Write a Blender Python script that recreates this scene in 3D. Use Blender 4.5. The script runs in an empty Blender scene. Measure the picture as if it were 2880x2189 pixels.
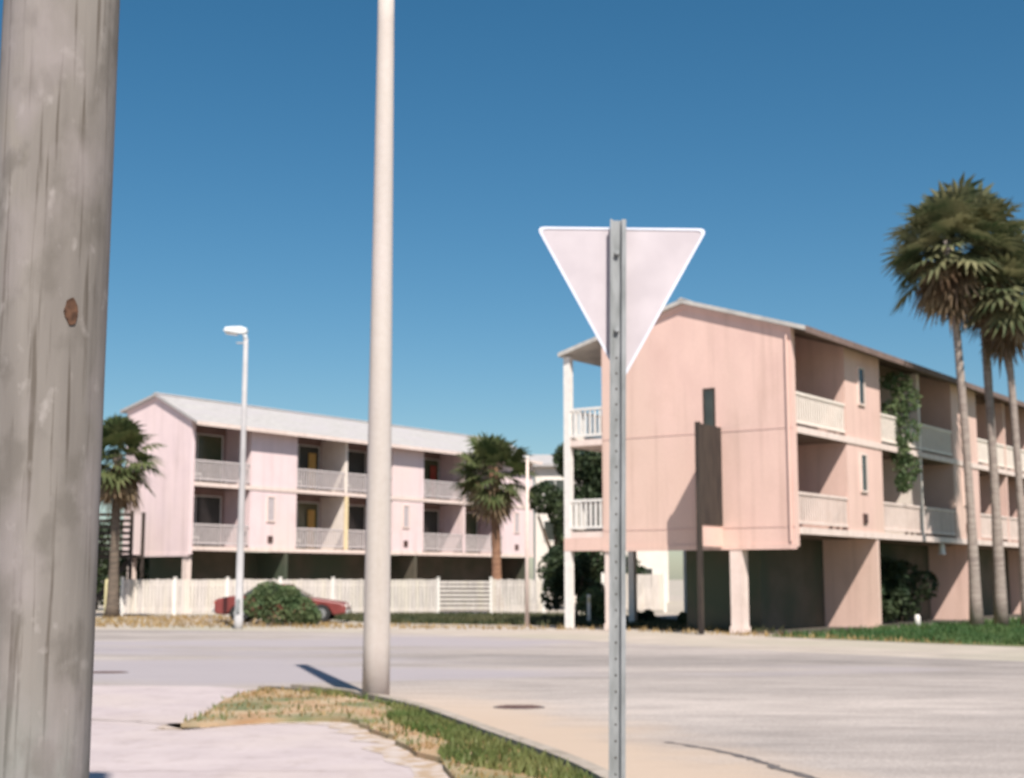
import bpy, bmesh, math, random
from mathutils import Vector, Matrix, Euler
R = math.radians
random.seed(7)
S = bpy.context.scene
COL = S.collection

# ------------------------------------------------------------ camera, sky, sun, exposure
cam = bpy.data.objects.new('camera', bpy.data.cameras.new('camera')); COL.objects.link(cam)
cam.data.sensor_width = 36; cam.data.lens = 48.87
cam.location = (0, 0, 1.6); cam.rotation_euler = (R(90 + 7.78), 0, 0)
cam.data.clip_start = 0.05; cam.data.clip_end = 3000
cam.data.dof.use_dof = True; cam.data.dof.focus_distance = 1.2; cam.data.dof.aperture_fstop = 15
S.camera = cam
S.render.resolution_x = 1024; S.render.resolution_y = 778
W = bpy.data.worlds.new('World'); S.world = W; W.use_nodes = True
SUN_EL, SUN_AZ = 51.0, math.degrees(math.atan2(.265, -.964))
nt = W.node_tree; bg = nt.nodes['Background']
sky = nt.nodes.new('ShaderNodeTexSky'); sky.sky_type = 'NISHITA'; sky.sun_disc = False
sky.sun_elevation = R(SUN_EL); sky.sun_rotation = R(SUN_AZ)
sky.altitude = 0; sky.air_density = 0.9; sky.dust_density = 0.6; sky.ozone_density = 1.6
hs = nt.nodes.new('ShaderNodeHueSaturation'); hs.inputs['Hue'].default_value = 0.488; hs.inputs['Value'].default_value = 1.38
hs.inputs['Saturation'].default_value = 1.34
nt.links.new(sky.outputs[0], hs.inputs['Color']); nt.links.new(hs.outputs[0], bg.inputs[0])
bg.inputs[1].default_value = 0.051
sd = bpy.data.lights.new('sun', 'SUN'); sd.energy = 5.0; sd.angle = R(0.5); sd.color = (1, .94, .86)
sun = bpy.data.objects.new('sun', sd); COL.objects.link(sun)
dv = Vector((-.265 * math.cos(R(SUN_EL)), .964 * math.cos(R(SUN_EL)), -math.sin(R(SUN_EL))))
sun.rotation_euler = dv.to_track_quat('-Z', 'Y').to_euler(); sun.location = (20, -40, 60)
S.view_settings.view_transform = 'Standard'; S.view_settings.look = 'None'
S.view_settings.gamma = 1; S.view_settings.use_curve_mapping = False
S.view_settings.exposure = 0.44

# ------------------------------------------------------------ materials
def mat(name, c1, c2=None, scale=4, rough=.85, bump=0, stretch=(1, 1, 1), c3=None, metal=0, detail=5, spec=.3, lo=.35, hi=.65, s3=.35, coords='Object'):
    m = bpy.data.materials.new(name); m.use_nodes = True
    n = m.node_tree; b = n.nodes['Principled BSDF']
    b.inputs['Roughness'].default_value = rough; b.inputs['Metallic'].default_value = metal
    b.inputs['Specular IOR Level'].default_value = spec
    b.inputs['Base Color'].default_value = (*c1, 1)
    if c2 is None: return m
    tc = n.nodes.new('ShaderNodeTexCoord'); mp = n.nodes.new('ShaderNodeMapping')
    mp.inputs['Scale'].default_value = stretch
    n.links.new(tc.outputs[coords], mp.inputs[0])
    no = n.nodes.new('ShaderNodeTexNoise'); no.inputs['Scale'].default_value = scale; no.inputs['Detail'].default_value = detail
    n.links.new(mp.outputs[0], no.inputs[0])
    cr = n.nodes.new('ShaderNodeValToRGB'); cr.color_ramp.elements[0].position = lo; cr.color_ramp.elements[1].position = hi
    cr.color_ramp.elements[0].color = (*c1, 1); cr.color_ramp.elements[1].color = (*c2, 1)
    n.links.new(no.outputs[0], cr.inputs[0])
    out = cr.outputs[0]
    if c3 is not None:
        n2 = n.nodes.new('ShaderNodeTexNoise'); n2.inputs['Scale'].default_value = s3; n2.inputs['Detail'].default_value = 4
        n.links.new(mp.outputs[0], n2.inputs[0])
        c2r = n.nodes.new('ShaderNodeValToRGB'); c2r.color_ramp.elements[0].position = .45; c2r.color_ramp.elements[1].position = .65
        n.links.new(n2.outputs[0], c2r.inputs[0])
        mx = n.nodes.new('ShaderNodeMix'); mx.data_type = 'RGBA'
        n.links.new(c2r.outputs[0], mx.inputs[0]); n.links.new(out, mx.inputs[6]); mx.inputs[7].default_value = (*c3, 1)
        out = mx.outputs[2]
    n.links.new(out, b.inputs['Base Color'])
    if bump:
        bp = n.nodes.new('ShaderNodeBump'); bp.inputs['Strength'].default_value = bump; bp.inputs['Distance'].default_value = .02
        n.links.new(no.outputs[0], bp.inputs['Height']); n.links.new(bp.outputs[0], b.inputs['Normal'])
    return m

def leafmat(name, c1, c2, scale=1.2):
    m = mat(name, c1, c2, scale=scale, rough=.6, spec=.3)
    b = m.node_tree.nodes['Principled BSDF']
    o = m.node_tree.nodes['Material Output']
    ad = m.node_tree.nodes.new('ShaderNodeMixShader'); tr = m.node_tree.nodes.new('ShaderNodeBsdfTranslucent')
    src = b.inputs['Base Color'].links[0].from_socket
    m.node_tree.links.new(src, tr.inputs[0]); ad.inputs[0].default_value = .25
    m.node_tree.links.new(b.outputs[0], ad.inputs[1]); m.node_tree.links.new(tr.outputs[0], ad.inputs[2])
    m.node_tree.links.new(ad.outputs[0], o.inputs[0])
    return m

M = {}
M['salmon'] = mat('salmon_stucco', (.71, .485, .425), (.77, .535, .465), scale=1.1, bump=.12, c3=(.71, .51, .43), s3=.22, stretch=(1, 1, .6))
M['pink'] = mat('pink_stucco', (.76, .60, .61), (.82, .65, .655), scale=1.3, bump=.12, c3=(.79, .63, .60), s3=.3, stretch=(1, 1, .6))
M['trimpink'] = mat('pale_trim', (.74, .60, .54), (.80, .66, .60), scale=3)
M['cream'] = mat('cream_paint', (.79, .69, .61), (.85, .75, .67), scale=3)
M['ochre'] = mat('ochre_paint', (.74, .58, .34), (.80, .64, .40), scale=3)
M['inner'] = mat('recess_shade_stucco', (.26, .17, .15), (.33, .22, .20), scale=2)  # stucco darkened to paint in the shade of the balcony recesses
M['roofgrey'] = mat('pale_shingle', (.36, .34, .33), (.45, .425, .41), scale=2.5, stretch=(1, 4, 1), bump=.2, c3=(.41, .38, .385), s3=.5)
M['roofdark'] = mat('weathered_roof', (.42, .40, .38), (.55, .52, .48), scale=3, bump=.2)
M['soffit'] = mat('soffit_dark', (.17, .12, .105), (.23, .16, .14), scale=3)  # dark brown, also puts shade into the floor slabs and lower ceiling
M['undershade'] = mat('ground_storey_shade', (.085, .075, .055), (.14, .11, .085), scale=.8, c3=(.06, .075, .05), s3=.3)  # shade under the buildings painted as a dark colour
M['white'] = mat('white_paint', (.72, .68, .64), (.80, .76, .71), scale=5)
M['fencewhite'] = mat('fence_paint', (.50, .45, .42), (.68, .62, .58), scale=2.2, stretch=(6, 1, .5), rough=.8, c3=(.66, .60, .52), s3=.5)
M['glassdark'] = mat('dark_glass', (.035, .04, .035), (.07, .075, .065), scale=.7, rough=.15, spec=.5)
M['glassgreen'] = mat('green_glass', (.05, .075, .035), (.12, .11, .06), scale=.9, rough=.2, spec=.5)
M['jointpink'] = mat('wall_joint', (.57, .39, .34), (.66, .46, .41), scale=6)
M['blind'] = mat('drawn_blind', (.42, .37, .38), (.50, .44, .45), scale=3, stretch=(1, 1, 9))
M['railgrey'] = mat('rail_paint', (.52, .46, .45), (.60, .53, .52), scale=4)
M['curtain'] = mat('curtain_cloth', (.58, .34, .09), (.68, .44, .16), scale=2, stretch=(6, 6, .4))
M['redcloth'] = mat('red_cloth', (.33, .06, .04), (.42, .10, .06), scale=2)
M['vent'] = mat('vent_metal', (.10, .06, .055), (.15, .09, .08), scale=9)
M['asphaltedge'] = mat('dark_joint', (.10, .085, .085), (.16, .14, .13), scale=6)
M['concrete'] = mat('pale_concrete', (.46, .385, .385), (.52, .44, .435), scale=1.4, bump=.08, c3=(.50, .42, .395), s3=.35, detail=8)
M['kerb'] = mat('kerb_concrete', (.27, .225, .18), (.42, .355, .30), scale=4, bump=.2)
M['sand'] = mat('sandy_ground', (.40, .34, .29), (.48, .41, .35), scale=.9, bump=.25, c3=(.38, .345, .27), s3=.12, detail=9)
M['dirt'] = mat('island_soil', (.36, .22, .12), (.47, .36, .24), scale=2.2, bump=.4, c3=(.15, .16, .075), s3=1.1, detail=9)
M['lawn'] = mat('lawn_soil', (.10, .14, .05), (.22, .20, .09), scale=1.1, bump=.4, c3=(.08, .12, .05), s3=.25, detail=8)
M['blade'] = leafmat('grass_blade', (.09, .14, .035), (.20, .20, .07), .8)
M['drygrass'] = leafmat('dry_blade', (.30, .20, .08), (.42, .29, .14), .8)
M['bladeolive'] = leafmat('olive_blade', (.05, .065, .03), (.13, .12, .06), .6)  # dark olive blades of the verge
M['bladedark'] = leafmat('lawn_blade', (.035, .10, .03), (.10, .15, .05), .6)
M['concpole'] = mat('spun_concrete', (.48, .43, .39), (.56, .50, .46), scale=1.6, stretch=(1, 1, .25), bump=.08, c3=(.52, .46, .45), s3=.6)
M['lamppole'] = mat('lamp_pole_paint', (.40, .38, .38), (.46, .44, .44), scale=2)
M['lamphead'] = mat('lamp_metal', (.70, .72, .72), (.78, .80, .80), scale=3, rough=.4)
M['alu'] = mat('bare_aluminium', (.47, .42, .445), (.54, .485, .51), scale=5, rough=.65, spec=.4, bump=.03)
M['signrim'] = mat('sign_edge', (.60, .62, .70), (.68, .70, .78), scale=4, rough=.5)
M['galv'] = mat('galvanised_steel', (.20, .21, .21), (.34, .35, .36), scale=14, stretch=(1, 1, .3), rough=.5, metal=.15)
M['timberdark'] = mat('dark_timber', (.035, .027, .024), (.065, .05, .04), scale=4, stretch=(3, 3, .3))
M['redpaint'] = mat('red_car_paint', (.17, .035, .03), (.22, .05, .045), scale=2, rough=.35, spec=.5)
M['tyre'] = mat('tyre_rubber', (.02, .02, .02), (.035, .035, .035), scale=8)
M['chrome'] = mat('bright_metal', (.55, .55, .55), (.65, .65, .65), scale=6, rough=.3, metal=.8)
M['frond'] = leafmat('palm_green', (.05, .075, .025), (.14, .15, .06), 1.6)
M['frond2'] = leafmat('tall_palm_green', (.055, .08, .035), (.23, .215, .11), 1.3)
M['dead'] = leafmat('dead_frond', (.12, .075, .045), (.33, .245, .15), 1.1)
M['ptrunk'] = mat('palm_trunk', (.24, .19, .17), (.36, .30, .26), scale=3, stretch=(1, 1, 5), bump=.6)
M['ptrunkdark'] = mat('shaggy_trunk', (.09, .07, .055), (.17, .13, .10), scale=3, stretch=(1, 1, 5), bump=.6)
M['ptrunkred'] = mat('short_palm_trunk', (.22, .11, .07), (.32, .18, .11), scale=3, stretch=(1, 1, 5), bump=.6)
M['bushgreen'] = leafmat('bush_leaf', (.07, .12, .05), (.16, .20, .09), 2.0)
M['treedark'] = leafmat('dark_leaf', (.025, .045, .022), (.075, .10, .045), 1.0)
M['branch'] = mat('bark', (.08, .06, .045), (.14, .10, .075), scale=5)
M['yellowpost'] = mat('yellow_paint', (.60, .52, .28), (.70, .62, .36), scale=4)
M['farwall'] = mat('far_wall', (.66, .60, .54), (.74, .67, .60), scale=1)

def wood():
    m = mat('weathered_wood', (.15, .133, .12), (.265, .24, .215), scale=7, stretch=(1, 1, .10), rough=.95, bump=.7, detail=12, lo=.3, hi=.7)
    n = m.node_tree; b = n.nodes['Principled BSDF']; src = b.inputs['Base Color'].links[0].from_socket
    tc = n.nodes['Texture Coordinate']
    # long drying cracks
    mp = n.nodes.new('ShaderNodeMapping'); mp.inputs['Scale'].default_value = (26, 26, .9); n.links.new(tc.outputs['Object'], mp.inputs[0])
    cn = n.nodes.new('ShaderNodeTexNoise'); cn.inputs['Scale'].default_value = 2.2; cn.inputs['Detail'].default_value = 6; n.links.new(mp.outputs[0], cn.inputs[0])
    cr = n.nodes.new('ShaderNodeValToRGB'); cr.color_ramp.elements[0].position = .34; cr.color_ramp.elements[1].position = .44
    cr.color_ramp.elements[0].color = (.42, .38, .34, 1); cr.color_ramp.elements[1].color = (1, 1, 1, 1)
    n.links.new(cn.outputs[0], cr.inputs[0])
    mx = n.nodes.new('ShaderNodeMix'); mx.data_type = 'RGBA'; mx.blend_type = 'MULTIPLY'; mx.inputs[0].default_value = .75
    n.links.new(src, mx.inputs[6]); n.links.new(cr.outputs[0], mx.inputs[7]); out = mx.outputs[2]
    # lichen / damp stains
    for sc, lo, hi, col, seed in ((1.6, .56, .68, (.26, .235, .12), 3.1), (1.1, .50, .70, (.19, .235, .225), 9.7), (23, .60, .72, (.34, .31, .29), 5.5), (9, .52, .62, (.13, .115, .10), 7.7), (4.5, .50, .66, (.29, .255, .25), 12.3)):
        mp2 = n.nodes.new('ShaderNodeMapping'); mp2.inputs['Location'].default_value = (seed, seed, seed); mp2.inputs['Scale'].default_value = (1, 1, .6)
        n.links.new(tc.outputs['Object'], mp2.inputs[0])
        q = n.nodes.new('ShaderNodeTexNoise'); q.inputs['Scale'].default_value = sc; q.inputs['Detail'].default_value = 5; n.links.new(mp2.outputs[0], q.inputs[0])
        r = n.nodes.new('ShaderNodeValToRGB'); r.color_ramp.elements[0].position = lo; r.color_ramp.elements[1].position = hi
        r.color_ramp.elements[1].color = (.6, .6, .6, 1)
        n.links.new(q.outputs[0], r.inputs[0])
        m2 = n.nodes.new('ShaderNodeMix'); m2.data_type = 'RGBA'; n.links.new(r.outputs[0], m2.inputs[0]); n.links.new(out, m2.inputs[6]); m2.inputs[7].default_value = (*col, 1)
        out = m2.outputs[2]
    n.links.new(out, b.inputs['Base Color'])
    return m
M['wood'] = wood()
def weather(m, amt=.5):
    n = m.node_tree; b = n.nodes['Principled BSDF']; src = b.inputs['Base Color'].links[0].from_socket; tc = n.nodes['Texture Coordinate']
    for sc, st, lo, hi, dk in ((1.6, (2.2, 2.2, .12), .52, .74, .86), (14, (1, 1, 1), .35, .7, .95), (.8, (1, 1, 1), .55, .8, .92)):
        mp = n.nodes.new('ShaderNodeMapping'); mp.inputs['Scale'].default_value = st; n.links.new(tc.outputs['Object'], mp.inputs[0])
        q = n.nodes.new('ShaderNodeTexNoise'); q.inputs['Scale'].default_value = sc; q.inputs['Detail'].default_value = 9; n.links.new(mp.outputs[0], q.inputs[0])
        c = n.nodes.new('ShaderNodeValToRGB'); c.color_ramp.elements[0].position = lo; c.color_ramp.elements[1].position = hi
        c.color_ramp.elements[0].color = (1, 1, 1, 1); c.color_ramp.elements[1].color = (dk, dk * .985, dk * .97, 1); n.links.new(q.outputs[0], c.inputs[0])
        x = n.nodes.new('ShaderNodeMix'); x.data_type = 'RGBA'; x.blend_type = 'MULTIPLY'; x.inputs[0].default_value = 1
        n.links.new(src, x.inputs[6]); n.links.new(c.outputs[0], x.inputs[7]); src = x.outputs[2]
    n.links.new(src, b.inputs['Base Color'])
for k in ('salmon', 'pink', 'concrete', 'fencewhite', 'concpole', 'trimpink'): weather(M[k])

def roadmat():
    m = bpy.data.materials.new('worn_asphalt'); m.use_nodes = True; n = m.node_tree; b = n.nodes['Principled BSDF']
    b.inputs['Roughness'].default_value = .9; b.inputs['Specular IOR Level'].default_value = .25
    tc = n.nodes.new('ShaderNodeTexCoord')
    def noise(scale, st, rot=0, det=6):
        mp = n.nodes.new('ShaderNodeMapping'); mp.vector_type = 'POINT'
        mp.inputs['Rotation'].default_value = (0, 0, R(rot)); mp.inputs['Scale'].default_value = st
        n.links.new(tc.outputs['Object'], mp.inputs[0])
        q = n.nodes.new('ShaderNodeTexNoise'); q.inputs['Scale'].default_value = scale; q.inputs['Detail'].default_value = det
        n.links.new(mp.outputs[0], q.inputs[0]); return q.outputs[0]
    def ramp(s, lo, hi, a, c):
        r = n.nodes.new('ShaderNodeValToRGB'); r.color_ramp.elements[0].position = lo; r.color_ramp.elements[1].position = hi
        r.color_ramp.elements[0].color = (*a, 1); r.color_ramp.elements[1].color = (*c, 1); n.links.new(s, r.inputs[0]); return r.outputs[0]
    def mix(f, a, c, mode='MIX'):
        x = n.nodes.new('ShaderNodeMix'); x.data_type = 'RGBA'; x.blend_type = mode
        if isinstance(f, float): x.inputs[0].default_value = f
        else: n.links.new(f, x.inputs[0])
        n.links.new(a, x.inputs[6])
        if isinstance(c, tuple): x.inputs[7].default_value = (*c, 1)
        else: n.links.new(c, x.inputs[7])
        return x.outputs[2]
    # lanes polished along the driving direction
    base = ramp(noise(.30, (.16, 1, 1), 50), .36, .62, (.30, .265, .245), (.46, .40, .365))
    fine = ramp(noise(2.2, (.3, 1, 1), 50, 10), .3, .7, (.80, .79, .79), (1.12, 1.11, 1.11))
    col = mix(1.0, base, fine, 'MULTIPLY')
    grain = ramp(noise(38, (1, 1, 1)), .3, .7, (.74, .74, .74), (1.2, 1.2, 1.2)); col = mix(.9, col, grain, 'MULTIPLY')
    patch = ramp(noise(.11, (.5, 1, 1), 20, 3), .54, .60, (0, 0, 0), (.85, .85, .85)); col = mix(patch, col, (.35, .31, .325))
    # sand washed along the kerb
    sp = n.nodes.new('ShaderNodeSeparateXYZ'); n.links.new(tc.outputs['Object'], sp.inputs[0])
    def mth(op, a, c):
        x = n.nodes.new('ShaderNodeMath'); x.operation = op
        for i, v in enumerate((a, c)):
            if isinstance(v, (int, float)): x.inputs[i].default_value = v
            else: n.links.new(v, x.inputs[i])
        return x.outputs[0]
    line = mth('ADD', sp.outputs[0], mth('MULTIPLY', sp.outputs[1], .305))   # 4.08 on the kerb line
    dist = mth('SUBTRACT', line, 4.0)
    dn = mth('ADD', dist, mth('MULTIPLY', mth('SUBTRACT', noise(.8, (1, 1, 1), 0, 8), .5), 2.6))
    msk = n.nodes.new('ShaderNodeMapRange'); msk.interpolation_type = 'SMOOTHSTEP'
    msk.inputs[1].default_value = .9; msk.inputs[2].default_value = 2.9; msk.inputs[3].default_value = .85; msk.inputs[4].default_value = 0
    n.links.new(dn, msk.inputs[0])
    far = n.nodes.new('ShaderNodeMapRange'); far.interpolation_type = 'SMOOTHSTEP'
    far.inputs[1].default_value = 16; far.inputs[2].default_value = 23; far.inputs[3].default_value = 1; far.inputs[4].default_value = 0
    n.links.new(sp.outputs[1], far.inputs[0])
    col = mix(mth('MULTIPLY', msk.outputs[0], far.outputs[0]), col, (.50, .38, .29))
    n.links.new(col, b.inputs['Base Color'])
    bp = n.nodes.new('ShaderNodeBump'); bp.inputs['Strength'].default_value = .3; bp.inputs['Distance'].default_value = .01
    n.links.new(noise(60, (1, 1, 1)), bp.inputs['Height']); n.links.new(bp.outputs[0], b.inputs['Normal'])
    return m
M['road'] = roadmat()

# ------------------------------------------------------------ mesh helpers
class MB:
    def __init__(s): s.v = []; s.f = []
    def face(s, pts):
        k = len(s.v); s.v += [tuple(p) for p in pts]; s.f.append(list(range(k, k + len(pts))))
    def box(s, x0, y0, z0, x1, y1, z1):
        k = len(s.v)
        s.v += [(x0, y0, z0), (x1, y0, z0), (x1, y1, z0), (x0, y1, z0), (x0, y0, z1), (x1, y0, z1), (x1, y1, z1), (x0, y1, z1)]
        s.f += [[k + i for i in q] for q in ((3, 2, 1, 0), (4, 5, 6, 7), (0, 1, 5, 4), (1, 2, 6, 5), (2, 3, 7, 6), (3, 0, 4, 7))]
        return s
    def prism(s, poly, d):          # poly: list of 3d points, d: extrusion vector
        k = len(s.v); n = len(poly); d = Vector(d)
        s.v += [tuple(p) for p in poly] + [tuple(Vector(p) + d) for p in poly]
        s.f.append([k + i for i in range(n)][::-1]); s.f.append([k + n + i for i in range(n)])
        for i in range(n): s.f.append([k + i, k + (i + 1) % n, k + n + (i + 1) % n, k + n + i])
        return s
    def tube(s, pts, rad, n=12, cap=True, jit=0):
        pts = [Vector(p) for p in pts]; k = len(s.v)
        if not isinstance(rad, (list, tuple)): rad = [rad] * len(pts)
        for i, p in enumerate(pts):
            t = (pts[min(i + 1, len(pts) - 1)] - pts[max(i - 1, 0)]).normalized()
            a = t.cross(Vector((0, 1, 0)) if abs(t.y) < .9 else Vector((1, 0, 0))).normalized(); c = t.cross(a)
            for j in range(n):
                an = 2 * math.pi * j / n; r = rad[i] * (1 + random.uniform(-jit, jit))
                s.v.append(tuple(p + a * math.cos(an) * r + c * math.sin(an) * r))
        for i in range(len(pts) - 1):
            for j in range(n):
                s.f.append([k + i * n + j, k + i * n + (j + 1) % n, k + (i + 1) * n + (j + 1) % n, k + (i + 1) * n + j])
        if cap:
            s.f.append([k + j for j in range(n)][::-1]); s.f.append([k + (len(pts) - 1) * n + j for j in range(n)])
        return s
    def build(s, name, m, parent=None, smooth=False, bevel=0):
        me = bpy.data.meshes.new(name); me.from_pydata(s.v, [], s.f); me.validate()
        bm = bmesh.new(); bm.from_mesh(me)
        if len(s.f) < 20000: bmesh.ops.recalc_face_normals(bm, faces=bm.faces)
        bm.to_mesh(me); bm.free()
        o = bpy.data.objects.new(name, me); COL.objects.link(o)
        me.materials.append(M[m] if isinstance(m, str) else m)
        if smooth:
            for p in me.polygons: p.use_smooth = len(p.vertices) == 4
        if bevel:
            bv = o.modifiers.new('bevel', 'BEVEL'); bv.width = bevel; bv.segments = 2; bv.limit_method = 'ANGLE'
        if parent: o.parent = parent
        return o

def tag(o, label=None, cat=None, group=None, kind=None):
    if label: o['label'] = label
    if cat: o['category'] = cat
    if group: o['group'] = group
    if kind: o['kind'] = kind
    return o
def empty(name, loc, rz, label, cat, group=None):
    o = bpy.data.objects.new(name, None); COL.objects.link(o); o.location = loc; o.rotation_euler = (0, 0, rz)
    return tag(o, label, cat, group)
def kids(o): return [c for c in COL.objects if c.parent == o]
def copy_tree(o, parent=None):
    c = o.copy(); COL.objects.link(c); c.parent = parent
    for ch in kids(o): copy_tree(ch, c)
    return c

def sheet(name, pts, z, m, step=0):
    b = MB(); b.face([(x, y, z) for x, y in pts]); return tag(b.build(name, m), kind='structure')
def smoothpoly(pts, sub=6, closed=True):
    out = []; n = len(pts)
    for i in range(n if closed else n - 1):
        p = [Vector(pts[(i + k - 1) % n] if closed else pts[min(max(i + k - 1, 0), n - 1)]) for k in range(4)]
        for j in range(sub):
            t = j / sub
            q = .5 * ((2 * p[1]) + (-p[0] + p[2]) * t + (2 * p[0] - 5 * p[1] + 4 * p[2] - p[3]) * t * t + (-p[0] + 3 * p[1] - 3 * p[2] + p[3]) * t ** 3)
            out.append((q.x, q.y))
    if not closed: out.append(tuple(pts[-1]))
    return out
def inside(x, y, poly):
    c = False; n = len(poly); j = n - 1
    for i in range(n):
        a, b = poly[i], poly[j]
        if (a[1] > y) != (b[1] > y) and x < (b[0] - a[0]) * (y - a[1]) / (b[1] - a[1]) + a[0]: c = not c
        j = i
    return c

# ------------------------------------------------------------ ground
sheet('ground', [(-1500, -300), (1500, -300), (1500, 2500), (-1500, 2500)], -.02, 'sand')
far_edge = smoothpoly([(-200, 60), (-60, 47.5), (-25, 45.8), (-9, 44.2), (-1, 40.5), (3.5, 35), (6.8, 31), (10, 28), (20, 20), (40, 4), (70, -25)], 6, False)
sheet('road', far_edge + [(70, -60), (-200, -60)], -.012, 'road')
conc = [(-200, -40), (1.6, -40), (1.35, 4.0), (1.1, 8.0), (.45, 11.6), (-1.2, 17.0), (-2.2, 19.0), (-3.7, 20.75), (-4.6, 21.4), (-6.4, 21.6), (-12, 22.6), (-40, 27), (-200, 50)]
sheet('sidewalk', conc, -.004, 'concrete')
# joints of the concrete
def strip(b, pts, w, z, h=.004):
    for (x0, y0), (x1, y1) in zip(pts, pts[1:]):
        d = Vector((x1 - x0, y1 - y0)).normalized(); nx, ny = -d.y * w / 2, d.x * w / 2
        b.face([(x0 - nx, y0 - ny, z), (x1 - nx, y1 - ny, z), (x1 + nx, y1 + ny, z), (x0 + nx, y0 + ny, z)])
b = MB()
strip(b, smoothpoly([(-40, 19.2), (-12, 17.6), (-5, 16.5), (-3.4, 15.3)], 4, False), .22, 0)
strip(b, [(-30, 12.3), (-1.4, 12.0)], .012, 0)
tag(b.build('sidewalk_joint', mat('joint_fill', (.40, .33, .31), (.48, .40, .38), scale=3)), kind='structure')
# worn crack in the asphalt near the sign
b = MB(); P = smoothpoly([(1.55, 14.2), (1.95, 13.5), (2.2, 12.8), (2.3, 12.2), (2.5, 11.5), (2.9, 10.3), (3.1, 9)], 5, False)
P = [(x + random.uniform(-.03, .03), y) for x, y in P]
for i in range(len(P) - 1):
    w0, w1 = random.uniform(.02, .07), random.uniform(.02, .07)
    b.face([(P[i][0] - w0, P[i][1], -.008), (P[i + 1][0] - w1, P[i + 1][1], -.008), (P[i + 1][0] + w1, P[i + 1][1], -.008), (P[i][0] + w0, P[i][1], -.008)])
tag(b.build('road_crack', 'asphaltedge'), kind='structure')
# long tar seams of the road
b = MB()
for L in ([(-14, 33), (-6, 31.5), (4, 28.6), (14, 23.6), (24, 17)], [(2, 36.5), (9, 30.5), (14, 26), (20, 20)]):
    strip(b, smoothpoly(L, 6, False), .05, -.008)
tag(b.build('road_seam', mat('tar_seam', (.22, .19, .19), (.34, .30, .29), scale=1.5)), kind='structure')

# island of soil and grass between the walk and the road, with its kerb
outer = smoothpoly([(-3.55, 20.5), (-2.9, 19.95), (-2.08, 18.9), (-1.16, 16.95), (-.3, 14.3), (.5, 11.7), (.95, 9.2), (1.2, 7), (1.35, 4), (1.4, 0)], 6, False)
inner = smoothpoly([(.5, 0), (.4, 4), (.2, 7), (-.1, 9.4), (-.42, 11.6), (-1.18, 14.2), (-1.8, 15.9), (-2.63, 16.0), (-3.5, 15.45), (-3.6, 16.6), (-3.75, 18.6)], 6, False)
inner = [(x + (random.uniform(-.10, .06) if 5 < y < 15.6 else 0), y + (random.uniform(-.05, .05) if y < 15.6 else 0)) for x, y in inner]
isl = outer + inner
b = MB(); cx = sum(p[0] for p in isl) / len(isl)
b.prism([(x, y, 0) for x, y in isl], (0, 0, .05)); tag(b.build('island_soil', 'dirt'), kind='structure')
b = MB()
for (x0, y0), (x1, y1) in zip(outer[4:], outer[5:]):
    d = Vector((x1 - x0, y1 - y0)).normalized(); n_ = Vector((-d.y, d.x)) * .15
    if n_.x < 0: n_ = -n_
    b.prism([(x0, y0, -.01), (x1, y1, -.01), (x1 + n_.x, y1 + n_.y, -.01), (x0 + n_.x, y0 + n_.y, -.01)], (0, 0, .12))
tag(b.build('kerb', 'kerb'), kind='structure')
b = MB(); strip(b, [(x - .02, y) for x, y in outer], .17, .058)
tag(b.build('kerb_strip', mat('kerb_dark', (.07, .06, .04), (.13, .11, .07), scale=8)), kind='structure')  # thin dark strip along the island side of the kerb
b = MB(); P = inner[8:-8]
for i in range(len(P) - 1):
    w0, w1 = .12 + .2 * abs(math.sin(i * 1.7)), .12 + .2 * abs(math.sin(i * 1.7 + 1.7))
    b.face([(P[i][0], P[i][1], 0), (P[i + 1][0], P[i + 1][1], 0), (P[i + 1][0] - w1, P[i + 1][1] - w1 * .9, 0), (P[i][0] - w0, P[i][1] - w0 * .9, 0)])
tag(b.build('soil_spill', mat('washed_soil', (.40, .29, .20), (.50, .42, .38), scale=5, lo=.4, hi=.56)), kind='structure')
def blades(poly, n, h, m, name, label, dens=None, w=.012, z=.05):
    xs = [p[0] for p in poly]; ys = [p[1] for p in poly]; b = MB(); k = 0; tries = 0
    while k < n and tries < n * 30:
        tries += 1
        x, y = random.uniform(min(xs), max(xs)), random.uniform(min(ys), max(ys))
        if not inside(x, y, poly): continue
        if dens and random.random() > dens(x, y): continue
        a = random.uniform(0, 6.28); hh = h * random.uniform(.4, 1.3); lx, ly = random.gauss(0, .35) * hh, random.gauss(0, .35) * hh
        dx, dy = math.cos(a) * w, math.sin(a) * w
        b.face([(x - dx, y - dy, z), (x + dx, y + dy, z), (x + lx, y + ly, z + hh)]); k += 1
    return tag(b.build(name, m), label, 'grass', kind='stuff')
def kline(y):    # outer edge x at y
    return 4.08 - .305 * y if y > 11 else .75 - (y - 11) * .12
def nz(x, y): return math.sin(x * 3.1 + y * 1.3) * math.sin(y * 1.1 - x * .7)
blades([(x - .03, y) for x, y in isl], 8000, .075, 'blade', 'island_grass', 'short green grass along the kerb of the soil island',
       lambda x, y: (1 if (kline(y) - x) < .55 + .35 * nz(x, y) else .03) * (1 if y < 17.5 else .3 if y < 19 else .8), w=.014)
blades([(x - .03, y) for x, y in isl], 1800, .05, 'drygrass', 'dry_grass', 'straw coloured dry grass on the bare soil of the island',
       lambda x, y: (.14 if y < 18.6 else .6) if y > 15 else .35, w=.014)
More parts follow.
